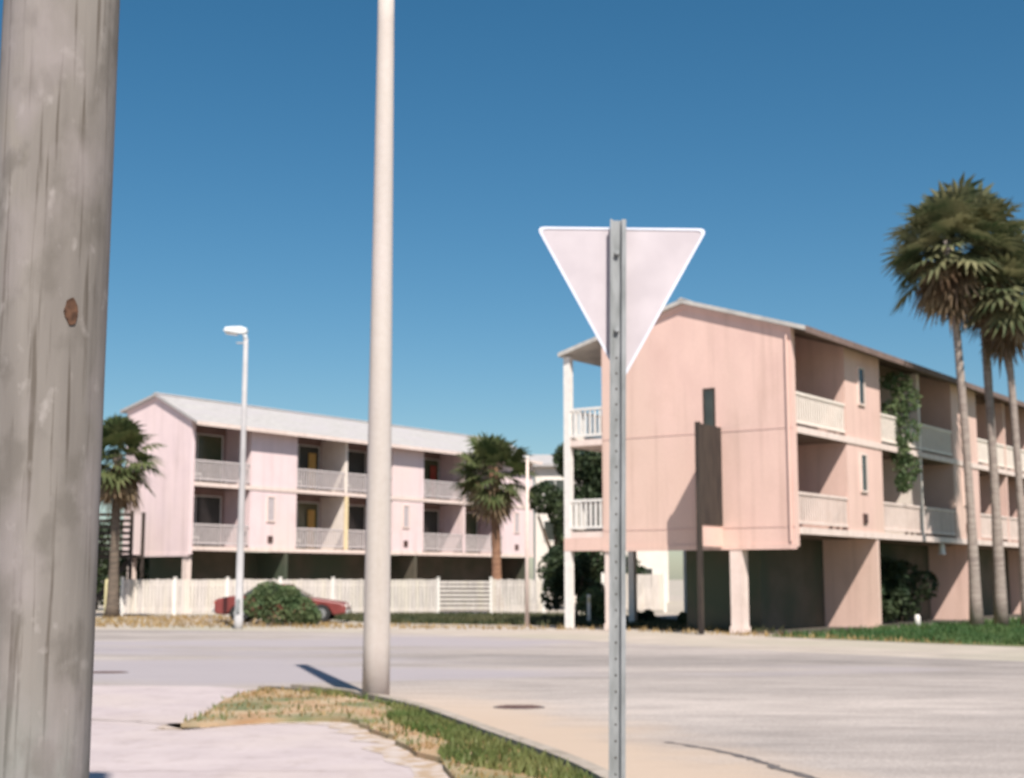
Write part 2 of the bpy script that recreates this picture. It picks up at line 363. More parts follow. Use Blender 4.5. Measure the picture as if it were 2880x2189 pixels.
# manhole cover / drain slot
def cover(loc, lab, w, l):
    r = empty('drain_cover', loc, 0, lab, 'drain cover', None)
    bm = MB()
    bm.prism([(w * math.cos(i * math.pi / 10), l * math.sin(i * math.pi / 10), -.02) for i in range(20)], (0, 0, .026)); bm.build('frame', 'asphaltedge', r)
    bm = MB()
    for i in range(-3, 4):
        yy = i * l * .25; hw = w * math.sqrt(max(0, 1 - (yy / l) ** 2)) * .86
        bm.box(-hw, yy - l * .06, .006, hw, yy + l * .06, .012)
    bm.build('grate', 'vent', r)
cover((.09, 18.0, -.012), 'dark oval drain cover in the road between the concrete pole and the sign', .33, .26)
cover((-7.02, 24.6, -.012), 'dark drain cover in the road at the foot of the wooden pole', .36, .22)

# lawns beyond the road
lawnR = smoothpoly([(7.2, 40.2), (8.5, 38.3), (12, 34.2), (16, 31), (26, 25), (60, 5), (80, 60), (40, 75), (24, 60), (13.2, 47.6), (8.6, 41.2)], 3)
sheet('lawn', lawnR, -.012 + .004, 'lawn')
blades([(7.4, 40.2), (12, 34.8), (17, 32), (24, 30), (26, 62), (22, 58), (12.5, 46.5), (8.8, 41.4)], 26000, .16, 'bladedark', 'lawn_grass', 'green grass in front of the large salmon building', w=.03, z=-.01)
fenceL = [(-7.5, 57), (-5, 52), (1.2, 49.5), (3.6, 47.2), (6.6, 43.4), (8.2, 42), (6.5, 47), (5.5, 56), (1.4, 61.7), (-7.5, 61.7)]
sheet('verge', fenceL, -.008, 'lawn')
blades(fenceL, 16000, .2, 'bladeolive', 'verge_grass', 'dark grass at the foot of the white fence', w=.035, z=-.01)
blades([(-17, 60), (-17, 47.5), (-8, 46.8), (2.5, 45), (7, 40), (11.5, 34.5), (12, 35.5), (8, 41), (3, 47), (-6, 50), (-9, 61)], 3500, .14, 'drygrass', 'roadside_grass', 'sparse dry grass on the sandy verge across the road', w=.03, z=-.02)

# ------------------------------------------------------------ apartment buildings
HEAD = math.atan2(.811, .585)
def railing(parent, x0, x1, y, z0, h, m='white', axis='x', solid=False):
    b = MB()
    def bx(a0, a1, z_0, z_1, t=.04):
        if axis == 'x': b.box(a0, y - t / 2, z_0, a1, y + t / 2, z_1)
        else: b.box(y - t / 2, a0, z_0, y + t / 2, a1, z_1)
    bx(x0, x1, z0 + h - .08, z0 + h, .08); bx(x0, x1, z0 + .10, z0 + .18, .06)
    n = max(2, int((x1 - x0) / .17))
    for i in range(n):
        a = x0 + (i + .5) * (x1 - x0) / n; bx(a - .038, a + .038, z0 + .18, z0 + h - .08, .03)
    return b.build('balcony_railing', m, parent)
def window(parent, x0, x1, z0, z1, y, glass='glassdark', name='window', mull=0, fm='white'):
    b = MB(); t = .06
    b.box(x0 - t, y - .06, z0 - t, x1 + t, y, z0); b.box(x0 - t, y - .06, z1, x1 + t, y, z1 + t)
    b.box(x0 - t, y - .06, z0, x0, y, z1); b.box(x1, y - .06, z0, x1 + t, y, z1)
    for i in range(mull):
        xm = x0 + (x1 - x0) * (i + 1) / (mull + 1); b.box(xm - .03, y - .05, z0, xm + .03, y, z1)
    f = b.build(name, fm, parent)
    p = MB(); p.box(x0, y - .03, z0, x1, y - .012, z1); p.build('pane', glass, f)
    return f

def apartment(label, N, secs, Wd, eave, ridge_y, ridge_z, back_z, wallm, roofm, skirt, rear=0, posts=(), gwall=4.4, endcols=(), rail=('white', 'white'), gstart=0.0, crossm=None, topwin=True):
    root = empty('apartment_building', (N[0], N[1], 0), HEAD, label, 'apartment building', 'pink apartment buildings across the road')
    L = secs[-1][2]
    s1 = (eave - ridge_z) / (0 - ridge_y); s2 = (back_z - ridge_z) / (Wd + rear - ridge_y)
    rz = lambda y: ridge_z + (s1 * (y - ridge_y) if y < ridge_y else s2 * (y - ridge_y))
    # gable wall
    gy = Wd
    b = MB(); b.prism([(0, 0, skirt), (0, gy, skirt), (0, gy, rz(gy) - .02), (0, ridge_y, ridge_z - .02), (0, 0, eave - .02)], (.24, 0, 0)); b.build('gable_wall', wallm, root)
    # trim on the gable edge
    for y0, y1 in ((-.02, ridge_y), (ridge_y, gy)):
        b = MB(); b.prism([(-.05, y0, rz(y0) - .14), (-.05, y1, rz(y1) - .14), (-.05, y1, rz(y1) - .01), (-.05, y0, rz(y0) - .01)], (.049, 0, 0)); b.build('rake_board', wallm, root)
    b = MB(); b.box(-.03, -.03, skirt - .08, -.002, gy, skirt + .08); b.build('skirt_board', wallm, root)
    # body behind the balconies
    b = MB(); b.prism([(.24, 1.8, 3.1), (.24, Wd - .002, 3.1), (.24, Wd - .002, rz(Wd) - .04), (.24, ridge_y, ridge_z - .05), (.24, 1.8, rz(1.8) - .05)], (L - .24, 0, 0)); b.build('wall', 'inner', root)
    for kind, x0, x1 in secs:
        if kind == 'B':
            b = MB(); b.prism([(x0, 0, 2.96), (x0, 1.795, 2.96), (x0, 1.795, rz(1.795) - .06), (x0, 0, rz(0) - .06)], (x1 - x0, 0, 0)); b.build('wall', wallm, root)
    # roof
    b = MB(); ov = .55; t = .13; x0r = -.18
    b.prism([(x0r, -ov, rz(-ov)), (x0r, ridge_y, ridge_z), (x0r, ridge_y, ridge_z + t), (x0r, -ov, rz(-ov) + t)], (L + .4, 0, 0))
    yb = Wd + rear + (.1 if rear else .35)
    b.prism([(x0r, ridge_y, ridge_z), (x0r, yb, rz(yb)), (x0r, yb, rz(yb) + t), (x0r, ridge_y, ridge_z + t)], (L + .4, 0, 0))
    roof = b.build('roof', roofm, root)
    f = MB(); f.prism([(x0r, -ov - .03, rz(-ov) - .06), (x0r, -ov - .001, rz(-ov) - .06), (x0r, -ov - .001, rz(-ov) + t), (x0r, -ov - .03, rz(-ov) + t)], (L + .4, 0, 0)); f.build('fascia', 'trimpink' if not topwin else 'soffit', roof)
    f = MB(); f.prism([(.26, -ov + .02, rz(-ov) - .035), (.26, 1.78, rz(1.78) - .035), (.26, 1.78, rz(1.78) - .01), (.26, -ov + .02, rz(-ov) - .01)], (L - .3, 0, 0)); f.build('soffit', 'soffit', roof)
    f = MB(); f.prism([(x0r - .01, ridge_y - .16, ridge_z + t - .03), (x0r - .01, ridge_y, ridge_z + t + .05), (x0r - .01, ridge_y + .16, ridge_z + t - .03)], (L + .42, 0, 0)); f.build('ridge_cap', roofm, roof)
    # floor slabs with light edges, cores coloured dark to deepen the recess shade
    for z0, z1 in ((2.92, 3.12), (5.92, 6.12)):
        b = MB()
        for kind, x0, x1 in secs:
            b.box(max(x0, .245) if kind == 'R' else x0, -.04, z0, x1, -.003, z1)
        b.build('slab_edge', 'trimpink', root)
        b = MB()
        for kind, x0, x1 in secs:
            if kind == 'R': b.box(max(x0, .245), -.002, z0 + .01, x1, 1.79, z1 - .005)
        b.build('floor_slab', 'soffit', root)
    # lower deck (the ground storey's ceiling), coloured dark to deepen the shade
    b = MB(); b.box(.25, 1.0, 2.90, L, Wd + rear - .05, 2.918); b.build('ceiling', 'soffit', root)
    ri = 0
    for i, (kind, x0, x1) in enumerate(secs):
        prevR = i > 0 and secs[i - 1][0] == 'R'
        if kind == 'R':
            if prevR:
                b = MB(); b.box(x0 - .09, .02, 3.12, x0 + .09, 1.79, 5.92); b.box(x0 - .09, .02, 6.12, x0 + .09, 1.79, 8.95); b.build('balcony_divider', 'cream' if ri % 3 == 2 else wallm, root)
                if ri == 2 and not topwin:
                    for z0, z1 in ((3.12, 5.92),):
                        b = MB(); b.box(x0 - .13, -.03, z0, x0 + .13, .019, z1); b.build('post', 'ochre', root)
            for k, zf in enumerate((3.12, 6.12)):
                a0 = max(x0, .25) + (.1 if prevR else 0); a1 = x1 - (.1 if i + 1 < len(secs) and secs[i + 1][0] == 'R' else 0)
                railing(root, a0 + .02, a1 - .02, .05, zf, 1.05, rail[k])
                g = 'glassgreen' if (ri + k) % 3 == 1 else 'glassdark'
                w = window(root, x0 + .3, x1 - .3, zf + .05, zf + 2.45, 1.795, g, 'sliding_door', 1)
                if (ri + k) % 3 != 0:
                    c = MB(); xa = x1 - 1.15 if ri % 2 else x0 + .6; n = 7
                    for j in range(n):
                        xx = xa + j * .08; c.prism([(xx, 1.69, zf + .1), (xx + .04, 1.65, zf + .1), (xx + .08, 1.69, zf + .1)], (0, 0, 2.0))
                    c.build('curtain', 'redcloth' if ri == 3 else 'curtain', w)
                # wall lamp / clutter on the balcony
                c = MB(); c.box(a0 + .35, .5, zf + .4, a0 + .85, 1.0, zf + .46)
                for px in (a0 + .37, a0 + .81):
                    for py in (.52, .96): c.box(px - .02, py - .02, zf, px + .02, py + .02, zf + .4)
                c.box(a0 + .35, .97, zf + .46, a0 + .85, 1.0, zf + .9); c.build('balcony_seat', 'white', root)
            ri += 1
        else:
            xm = (x0 + x1) / 2 - .2
            window(root, xm - .22, xm + .22, 4.45, 5.6, -.001, 'glassdark' if topwin else 'blind', 'window', 0, 'trimpink')
            if topwin: window(root, xm - .22, xm + .22, 7.3, 8.45, -.001, 'glassdark', 'window', 0, 'trimpink')
            b = MB(); b.box(xm - .16, -.05, 3.38, xm + .16, -.001, 3.70)
            for j in range(4): b.box(xm - .15, -.07, 3.42 + j * .07, xm + .15, -.05, 3.45 + j * .07)
            b.build('vent', 'vent', root)
            # cross wall under the block
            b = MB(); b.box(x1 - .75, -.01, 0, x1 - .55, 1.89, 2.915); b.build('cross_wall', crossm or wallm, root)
    # added dark box standing in for the shade of the open ground storey
    b = MB(); b.box(gstart + 1.5, 1.9, 0, L - .02, gwall + .1, 2.895); b.build('shade_box', 'undershade', root)
    b = MB(); b.box(gstart + .3, .4, -.02, L, 1.885, .02); b.build('floor', mat('carport_floor', (.07, .06, .05), (.11, .09, .075), scale=1.5), root)  # floor coloured dark to cut bounce and deepen the shade
    for (cx_, cy_, w) in endcols:
        b = MB(); b.box(cx_, cy_ - w / 2, 0, cx_ + w, cy_ + w / 2, skirt - .09); b.box(cx_ - .03, cy_ - w / 2 - .03, -.01, cx_ + w + .03, cy_ + w / 2 + .03, .18)
        b.build('column', 'trimpink', root)
    if rear:
        for z0, z1 in ((2.92, 3.12), (5.92, 6.12)):
            b = MB(); b.box(.02, Wd + .002, z0, L, Wd + rear, z1); b.build('floor_slab', 'trimpink', root)
        b = MB(); b.box(0, Wd + .002, 2.5, .12, Wd + rear, 2.915); b.build('deck_beam', wallm, root)
        for zf in (3.12, 6.12):
            railing(root, Wd + .02, Wd + rear - .16, .06, zf, 1.05, 'white', 'y')
            for x in (0, 4, 8):
                railing(root, x + .15, x + 3.9, Wd + rear - .06, zf, 1.05)
        for x in (0, 4, 8, 12):
            b = MB(); b.box(x + .01, Wd + rear - .24, 0, x + .22, Wd + rear - .001, rz(Wd + rear) - .02); b.build('post', 'white', root)
    return root

secL = [('R', 0, 3.8), ('B', 3.8, 7.0), ('R', 7.0, 10.7), ('R', 10.7, 14.4), ('B', 14.4, 17.1), ('R', 17.1, 20.9), ('R', 20.9, 24.7), ('B', 24.7, 27.9)]
left = apartment('long pale pink three storey building with a light roof behind the white fence', (-15, 64.8), secL, 4.7, 9.05, 2.5, 10.3, 9.74, 'pink', 'roofgrey', 2.72, endcols=((.05, .3, .3), (.05, 4.2, .3)), rail=('railgrey', 'railgrey'), crossm='undershade', topwin=False)  # cross walls here take the painted shade colour
secR = [('R', 0, 4.03), ('B', 4.03, 7.05), ('R', 7.05, 10.9), ('R', 10.9, 14.4), ('B', 14.4, 17.4), ('R', 17.4, 21.2), ('R', 21.2, 25), ('B', 25, 28), ('R', 28, 31.8), ('R', 31.8, 35.5)]
right = apartment('large salmon building raised on columns with a blank gable end facing the road', (8.34, 41), secR, 6.68, 9.08, 3.6, 10.2, 8.95, 'salmon', 'roofdark', 2.55, rear=1.5,
                  endcols=((-.01, 1.97, .40), (.02, 6.55, .16)), rail=('trimpink', 'cream'))
# gable end details of the salmon building: slot window, added fin shaped to cast the slanting wall shadow
b = MB(); b.box(-.012, 2.56, 4.9, -.003, 2.98, 7.45); wf = b.build('window', 'timberdark', right)
b = MB(); b.box(-.02, 2.62, 5.0, -.013, 2.92, 7.37); b.build('pane', 'glassdark', wf)
b = MB(); b.box(-1.35, 2.40, 2.56, -.002, 2.48, 6.2); scr = b.build('shadow_fin', 'salmon', right)
b = MB(); b.box(-1.47, 2.36, 0, -1.351, 2.50, 6.25); b.build('post', 'timberdark', scr)
b = MB(); b.box(-1.34, 2.37, 3.2, -.02, 2.399, 6.2); b.build('panel', 'timberdark', scr)
for z in (3.12, 6.05):
    b = MB(); b.box(-.012, .02, z, -.004, 2.4, z + .025); b.build('wall_joint', 'jointpink', right)
    b = MB(); b.box(-.012, 3.0, z, -.004, 6.66, z + .025); b.build('wall_joint', 'jointpink', right)
b = MB(); b.tube([(-.05, .14, 2.7), (-.05, .14, 8.85)], .035, 8); b.build('downpipe', 'salmon', right)
# soffit lamp under the salmon building and roof vents
b = MB(); b.tube([(13.2, -.02 + .2, 2.5), (13.2, .18, 2.55), (13.2, .18, 2.9)], [.16, .12, .10], 10); b.build('light_fixture', 'white', right)
# scattered bushes in the carport of the salmon building
# ------------------------------------------------------------ far pale building
fb = empty('apartment_building', (1.6, 95, 0), 0, 'distant pale building seen in the gap between the two pink buildings', 'apartment building')
b = MB(); b.box(0, 0, 0, 9, 8, 9.2); b.build('wall', 'farwall', fb)
b = MB(); b.prism([(-.4, -.5, 9.2), (9.4, -.5, 9.2), (9.4, 8.5, 9.2), (-.4, 8.5, 9.2)], (0, 0, .2)); b.prism([(-.3, -.4, 9.4), (-.3, 8.4, 9.4), (-.3, 4, 10.4)], (9.6, 0, 0)); b.build('roof', 'roofgrey', fb)
for z in (1.0, 4.2, 7.0):
    for x in (.6, 3.4, 6.4): window(fb, x, x + 1.5, z, z + 1.3, 0, 'glassdark', 'window', 1)

# ------------------------------------------------------------ white fence
fr = empty('board_fence', (-17.2, 62, 0), 0, 'long white board fence in front of the long pale pink building', 'fence')
Lf = 18.6; npn = 8; pw = Lf / npn
for i in range(npn + 1):
    b = MB(); b.box(i * pw - .06, -.06, 0, i * pw + .06, .06, 1.66); b.prism([(i * pw - .08, -.08, 1.66), (i * pw + .08, -.08, 1.66), (i * pw + .08, .08, 1.66), (i * pw - .08, .08, 1.66)], (0, 0, .03)); b.build('post', 'white', fr)
for i in range(npn):
    x0, x1 = i * pw + .065, (i + 1) * pw - .065; b = MB()
    b.box(x0, .02, .25, x1, .05, .34); b.box(x0, .02, 1.3, x1, .05, 1.39)
    if i == 6:      # louvred panel
        for j in range(7): b.box(x0, -.03, .28 + j * .185, x1, .0, .40 + j * .185)
    else:
        n = 14
        for j in range(n):
            a = x0 + j * (x1 - x0) / n; b.box(a + .012, -.012 + random.uniform(-.006, .006), .08, a + (x1 - x0) / n - .012, .018, 1.58 + random.uniform(-.02, .02))
    b.build('panel', 'fencewhite', fr)
f2 = empty('board_fence', (4.4, 68, 0), R(0), 'short white fence section seen under the left end of the salmon building', 'fence')
for i in range(3):
    b = MB(); b.box(i * 1.5 - .07, -.07, 0, i * 1.5 + .07, .07, 1.9); b.build('post', 'white', f2)
for i in range(2):
    b = MB()
    for j in range(9):
        a = i * 1.5 + .08 + j * .148; b.box(a + .008, -.015, .15, a + .14, .015, 1.82)
    b.build('panel', 'fencewhite', f2)

# ------------------------------------------------------------ wooden stair with slats left of the pale pink building
st = empty('wooden_stair', (-19.6, 63.5, 0), 0, 'dark slatted timber stair between the wooden pole and the pale pink building', 'stair')
for x, y in ((0, 0), (2.3, 0), (0, 2), (2.3, 2)):
    b = MB(); b.box(x - .07, y - .07, 0, x + .07, y + .07, 4.7); b.build('post', 'timberdark', st)
b = MB()
for j in range(7): b.box(.08, -.03, 2.75 + j * .28, 2.22, .03, 2.89 + j * .28)
b.build('slat_screen', 'timberdark', st)
b = MB(); b.box(0, .08, 2.55, 2.3, 1.9, 2.7); b.build('landing', 'timberdark', st)
b = MB()
for j in range(11): b.box(.1 + .19 * j, .5, .2 + j * .22, .36 + .19 * j, 1.5, .25 + j * .22)
b.build('tread', 'timberdark', st)
b = MB(); b.prism([(.1, .44, .1), (.4, .44, .1), (2.3, .44, 2.5), (2.0, .44, 2.5)], (0, .05, 0)); b.build('stringer', 'timberdark', st)

# ------------------------------------------------------------ foliage helpers
def leafcloud(b, blobs, n, size):
    for _ in range(n):
        c, r = random.choice(blobs)
        while True:
            p = Vector([random.uniform(-1, 1) for _ in range(3)])
            if .3 < p.length < 1: break
        p = p.normalized() * (p.length ** .6)
        q = Vector(c) + Vector((p.x * r[0], p.y * r[1], p.z * r[2]))
        a = Vector([random.gauss(0, 1) for _ in range(3)]).normalized(); t = a.cross(Vector([random.gauss(0, 1) for _ in range(3)])).normalized()
        s = size * random.uniform(.6, 1.4)
        b.face([q - a * s, q + t * s * .45, q + a * s, q - t * s * .45])
def shrub(name, loc, blobs, n, size, m, label, cat, stems, group=None, trunk='branch'):
    r = empty(name, loc, 0, label, cat, group)
    b = MB(); leafcloud(b, blobs, n, size); b.build('crown' if cat == 'tree' else 'foliage', m, r)
    b = MB()
    for s in stems: b.tube([s[0], ((Vector(s[0]) + Vector(s[1])) / 2 + Vector((random.uniform(-.1, .1), 0, 0))), s[1]], [s[2], s[2] * .8, s[2] * .5], 7)
    b.build('trunk' if cat == 'tree' else 'stem', trunk, r)
    return r
def rb(n, R0, H0, H1, r0):
    return [((random.uniform(-R0, R0), random.uniform(-R0 * .7, R0 * .7), random.uniform(H0, H1)), (r0 * random.uniform(.6, 1.2),) * 3) for _ in range(n)]

# green bush in front of the fence, by the street lamp
bl = [((0, 0, .55), (.85, .7, .55)), ((-.75, .1, .7), (.6, .5, .5)), ((.7, 0, .5), (.6, .5, .5)), ((-.35, 0, 1.1), (.6, .5, .42)), ((.25, .1, 1.0), (.5, .5, .4)), ((1.15, 0, .3), (.35, .35, .3))]
shrub('bush', (-8.2, 49.6, 0), bl, 5200, .075, 'bushgreen', 'leafy green bush in front of the red car, right of the street lamp', 'bush', [((.0, 0, 0), (-.3, 0, 1.0), .05), ((.2, 0, 0), (.7, 0, .8), .04), ((-.1, 0, 0), (-.8, 0, .9), .04)])
# dark shrubs in the gap
bl = rb(9, 1.0, 1.3, 2.5, .55) + [((-.7, 0, 1.0), (.5, .5, .6)), ((.8, 0, .9), (.6, .5, .7))]
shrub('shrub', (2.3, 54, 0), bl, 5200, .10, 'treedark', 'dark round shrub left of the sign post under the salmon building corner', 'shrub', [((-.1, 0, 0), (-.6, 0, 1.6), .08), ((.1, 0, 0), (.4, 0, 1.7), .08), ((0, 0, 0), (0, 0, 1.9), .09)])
bl = rb(7, .7, .3, .9, .45)
shrub('shrub', (3.0, 51.4, 0), bl, 2600, .08, 'bushgreen', 'low green shrub behind the short white marker post', 'shrub', [((0, 0, 0), (0, 0, .6), .04), ((0, 0, 0), (.4, 0, .6), .03)])
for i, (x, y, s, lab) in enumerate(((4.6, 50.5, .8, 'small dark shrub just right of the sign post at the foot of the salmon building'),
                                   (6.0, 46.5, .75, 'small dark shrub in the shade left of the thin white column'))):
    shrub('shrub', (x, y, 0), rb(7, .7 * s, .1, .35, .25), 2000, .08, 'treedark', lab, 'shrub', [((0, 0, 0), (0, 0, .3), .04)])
# trees behind
def tree(loc, bl, n, size, label, h, m='treedark'):
    return shrub('tree', loc, bl, n, size, m, label, 'tree', [((0, 0, 0), (0, 0, h * .75), .22), ((0, 0, h * .4), (-1, 0, h * .8), .12), ((0, 0, h * .4), (1.0, 0, h * .75), .12)])
tree((2.5, 80, 0), [((-.6, 0, 6.2), (1.0, 1, .9)), ((.5, 0, 5.6), (1.0, 1, 1.1)), ((.6, 0, 4.4), (.7, 1, .9)), ((1.3, 0, 3.2), (.5, 1, 1.4)), ((1.5, 0, 1.6), (.5, 1, 1.2))], 4200, .17, 'dark tree in the gap between the buildings, in front of the distant pale building', 6.5)
tree((4.3, 74, 0), [((-.6, 0, 7.9), (1.5, 1.5, 1.2)), ((.9, 0, 7.0), (1.6, 1.5, 1.5)), ((0, 0, 5.2), (2.0, 1.5, 1.6)), ((-.4, 0, 3.0), (1.6, 1.5, 1.6)), ((1.2, 0, 1.6), (1.6, 1.4, 1.4))], 8000, .18, 'dark leafy tree behind the open end balconies of the salmon building', 8)
tree((-22.0, 74, 0), [((-1.5, 0, 3.6), (2, 1.5, 1.5)), ((1.0, 0, 3.2), (1.8, 1.5, 1.6)), ((2.6, 0, 2.4), (1.2, 1.5, 1.5)), ((-.5, 0, 1.6), (2.2, 1.5, 1.5)), ((2, 0, 1.2), (1.6, 1.5, 1.2))], 6000, .18, 'low dark tree behind the slatted timber stair', 4)
# dark shrubs in the carport behind the lit cross wall (local building coordinates)
Uv, Vv = Vector((.585, .811, 0)), Vector((-.811, .585, 0))
def BR(u, v): return Vector((8.34, 41, 0)) + Uv * u + Vv * v
for i, (u, v, s) in enumerate(((8.4, 1.9, 1.0), (10.6, 2.0, 1.15), (12.9, 1.7, 1.0))):
    shrub('shrub', BR(u, v), rb(9, .9 * s, .4, 1.9 * s, .5), 3000, .10, 'treedark', ['dark shrub under the salmon building, just right of its sunlit cross wall', 'tallest dark shrub under the salmon building, middle one of three', 'dark shrub under the salmon building, nearest the palm trunks'][i], 'shrub', [((0, 0, 0), (0, 0, 1.4 * s), .06)], 'shrubs under the salmon building')
# climber on the facade
p = BR(8.7, -.12)
shrub('climbing_plant', p, [((0, 0, 4.9), (.3, .14, .35)), ((.15, 0, 5.4), (.5, .16, .5)), ((-.1, 0, 6.0), (.35, .2, .5)), ((.1, 0, 6.7), (.6, .16, .5)), ((-.25, 0, 7.3), (.5, .16, .5)), ((.2, 0, 7.8), (.5, .2, .5)), ((-.1, 0, 8.4), (.6, .25, .35))], 2200, .09, 'bushgreen',
      'tall dark green climber on the balconies of the salmon building', 'climbing plant', [((0, .08, 4.5), (0, .08, 8.2), .03)])

# ------------------------------------------------------------ palms
def fan(b, o, d, lp, r, droop, seg=15, spread=115):
    d = d.normalized(); side = d.cross(Vector((0, 0, 1)));
    if side.length < .1: side = Vector((1, 0, 0))
    side.normalize(); up = side.cross(d).normalized()
    roll = random.uniform(-.5, .5); side, up = side * math.cos(roll) + up * math.sin(roll), up * math.cos(roll) - side * math.sin(roll)
    hub = o + d * lp + Vector((0, 0, -droop * .35 * lp))
    m_ = (o + hub) / 2 + Vector((0, 0, .06 * lp)); w = .022
    b.face([o - side * w, o + side * w, m_ + side * w, m_ - side * w]); b.face([m_ - side * w, m_ + side * w, hub + side * w, hub - side * w])
    for i in range(seg):
        a = R(-spread + 2 * spread * i / (seg - 1)); dd = d * math.cos(a) + side * math.sin(a)
        L = r * (1 - .25 * abs(a) / 2) * random.uniform(.85, 1.1)
        n_ = (side * math.cos(a) - d * math.sin(a)) * r * .075
        cup = up * .10 * r * abs(math.sin(a))
        mid = hub + dd * L * .55 + cup + Vector((0, 0, -droop * .12 * L)); tip = hub + dd * L + cup + Vector((0, 0, -droop * .55 * L))
        b.face([hub, mid - n_, tip, mid + n_])
def palm(loc, h, lean, r, ngreen, ndead, label, group, tr=.17, trunk='ptrunk', gm='frond', lowest=-25, deadlen=1.0, seg=14):
    root = empty('palm_tree', loc, 0, label, 'palm tree', group)
    top = Vector((lean[0], lean[1], h)); pts = []; rad = []
    for i in range(15):
        t = i / 14; pts.append(Vector((lean[0] * t * t, lean[1] * t * t, h * t))); rad.append(tr * (1.25 - .45 * min(1, t * 3)) * (1 + .05 * (i % 2)) if t > .02 else tr * 1.5)
    b = MB(); b.tube(pts, rad, 12, jit=.03); b.build('trunk', trunk, root, smooth=True)
    b = MB()
    for i in range(ngreen):
        el = R(lowest + (88 - lowest) * ((i + random.random()) / ngreen) ** 1.1); az = i * 2.39996 + random.uniform(-.3, .3)
        d = Vector((math.cos(az) * math.cos(el), math.sin(az) * math.cos(el), math.sin(el)))
        q = random.uniform(.85, 1.12)
        fan(b, top + Vector((0, 0, random.uniform(-.3, .2))), d, r * .50 * q, r * .50 * q, .5, seg)
    b.build('crown', gm, root)
    b = MB()
    for i in range(ndead):
        el = R(random.uniform(-84, lowest + 18)); az = i * 2.39996
        d = Vector((math.cos(az) * math.cos(el), math.sin(az) * math.cos(el), math.sin(el)))
        fan(b, top + Vector((0, 0, random.uniform(-1.0, -.1) * deadlen)), d, r * .34 * random.uniform(.7, 1.1), r * .42, .8, seg - 3, 85)
    b.build('dead_fronds', 'dead', root)
    return root
gp = 'tall fan palms by the salmon building'
palm((15.5, 47.0, 0), 13.2, (-.42, 0), 2.6, 54, 40, 'tall fan palm, left one of three beside the salmon building', gp, .17, gm='frond2', lowest=-42, deadlen=.9)
palm((16.65, 47.9, 0), 13.4, (-.2, 0), 2.5, 50, 38, 'tall fan palm, middle one of three beside the salmon building', gp, .18, gm='frond2', lowest=-42, deadlen=.9)
palm((17.2, 47.0, 0), 11.7, (-.3, 0), 2.3, 46, 34, 'tall fan palm at the right edge, rightmost of three beside the salmon building', gp, .15, gm='frond2', lowest=-42, deadlen=.9)
palm((-16.9, 59.5, 0), 6.9, (0, 0), 2.3, 42, 30, 'short bushy palm beside the gable end of the pale pink building', 'short palms', .24, 'ptrunkdark', lowest=-35, deadlen=.8)
palm((-.7, 64.5, 0), 6.7, (-.15, 0), 2.4, 38, 16, 'short palm with a reddish trunk behind the right half of the white fence', 'short palms', .26, 'ptrunkred', lowest=-45, deadlen=.5)

# ------------------------------------------------------------ poles and sign
t = empty('utility_pole', (-1.222, 3.6, 0), 0, 'thick weathered grey wooden pole close by at the left edge', 'utility pole')
b = MB(); b.tube([(0, 0, z * .35 - .3) for z in range(32)], [.151 - .0001 * z for z in range(32)], 48, jit=.004); b.build('shaft', 'wood', t, smooth=True)
# knot hole at 155,670 of the photograph
ang = R(-50); kc = Vector((math.cos(ang) * .149, math.sin(ang) * .149, 2.275))
b = MB(); nrm = Vector((math.cos(ang), math.sin(ang), 0)); tan = Vector((-nrm.y, nrm.x, 0)); ring = []
for i in range(14):
    a = i / 14 * 6.283; q = random.uniform(.85, 1.15)
    ring.append(kc + tan * math.cos(a) * .017 * q + Vector((0, 0, math.sin(a) * .034 * q)) + nrm * -.006)
b.prism(ring, nrm * .011); b.build('knot', mat('knot_wood', (.05, .025, .015), (.12, .06, .035), scale=60), t)

t = empty('concrete_pole', (-1.80, 18.75, 0), 0, 'tall slim beige concrete pole on the grass island beside the road', 'pole')
b = MB(); b.tube([(.02 * z / 12, 0, z * .86 - .1) for z in range(13)], [.185 - .0062 * z for z in range(13)], 28); b.build('shaft', 'concpole', t, smooth=True)
b = MB(); b.tube([(.02, 0, 10.21), (.02, 0, 10.28), (.02, 0, 10.31)], [.13, .13, .06], 20); b.build('cap', 'galv', t)
b = MB()
for k in range(9):
    a = k / 9 * 6.283
    for j in range(4):
        q = Vector((math.cos(a) * .24 + random.uniform(-.05, .05), math.sin(a) * .24 + random.uniform(-.05, .05), .03)); e = q + Vector((random.uniform(-.08, .08), random.uniform(-.05, .05), random.uniform(.15, .3)))
        b.face([q - Vector((.015, 0, 0)), q + Vector((.015, 0, 0)), e])
tag(b.build('weed_tuft', 'blade'), 'ring of taller weeds around the foot of the concrete pole', 'weeds', kind='stuff')

t = empty('street_lamp', (-8.93, 46, 0), 0, 'pale street lamp post standing on the verge in front of the pink building', 'street lamp')
b = MB(); b.tube([(0, 0, z) for z in (-.1, .35, .36, 3, 6, 9.6)], [.15, .15, .13, .115, .095, .075], 16); b.build('pole', 'lamppole', t, smooth=True)
b = MB(); b.tube([(0, 0, 9.55), (-.05, 0, 9.75), (-.25, -.05, 9.86)], [.08, .07, .06], 10); b.build('arm', 'lamphead', t, smooth=True)
b = MB(); b.prism([(-.75, -.16, 9.83), (-.2, -.16, 9.76), (.03, -.12, 9.78), (.03, -.12, 9.93), (-.2, -.16, 10.0), (-.68, -.16, 9.97)], (0, .3, 0)); h_ = b.build('lamp_head', 'lamphead', t, bevel=.03)
b = MB(); b.prism([(-.68, -.1, 9.80), (-.28, -.1, 9.745), (-.28, .08, 9.745), (-.68, .08, 9.80)], (0, 0, -.05)); b.build('lens', 'white', h_, bevel=.015)
b = MB(); b.box(-.3, -.05, 9.42, -.05, .05, 9.46); b.build('bracket', 'lamppole', t)
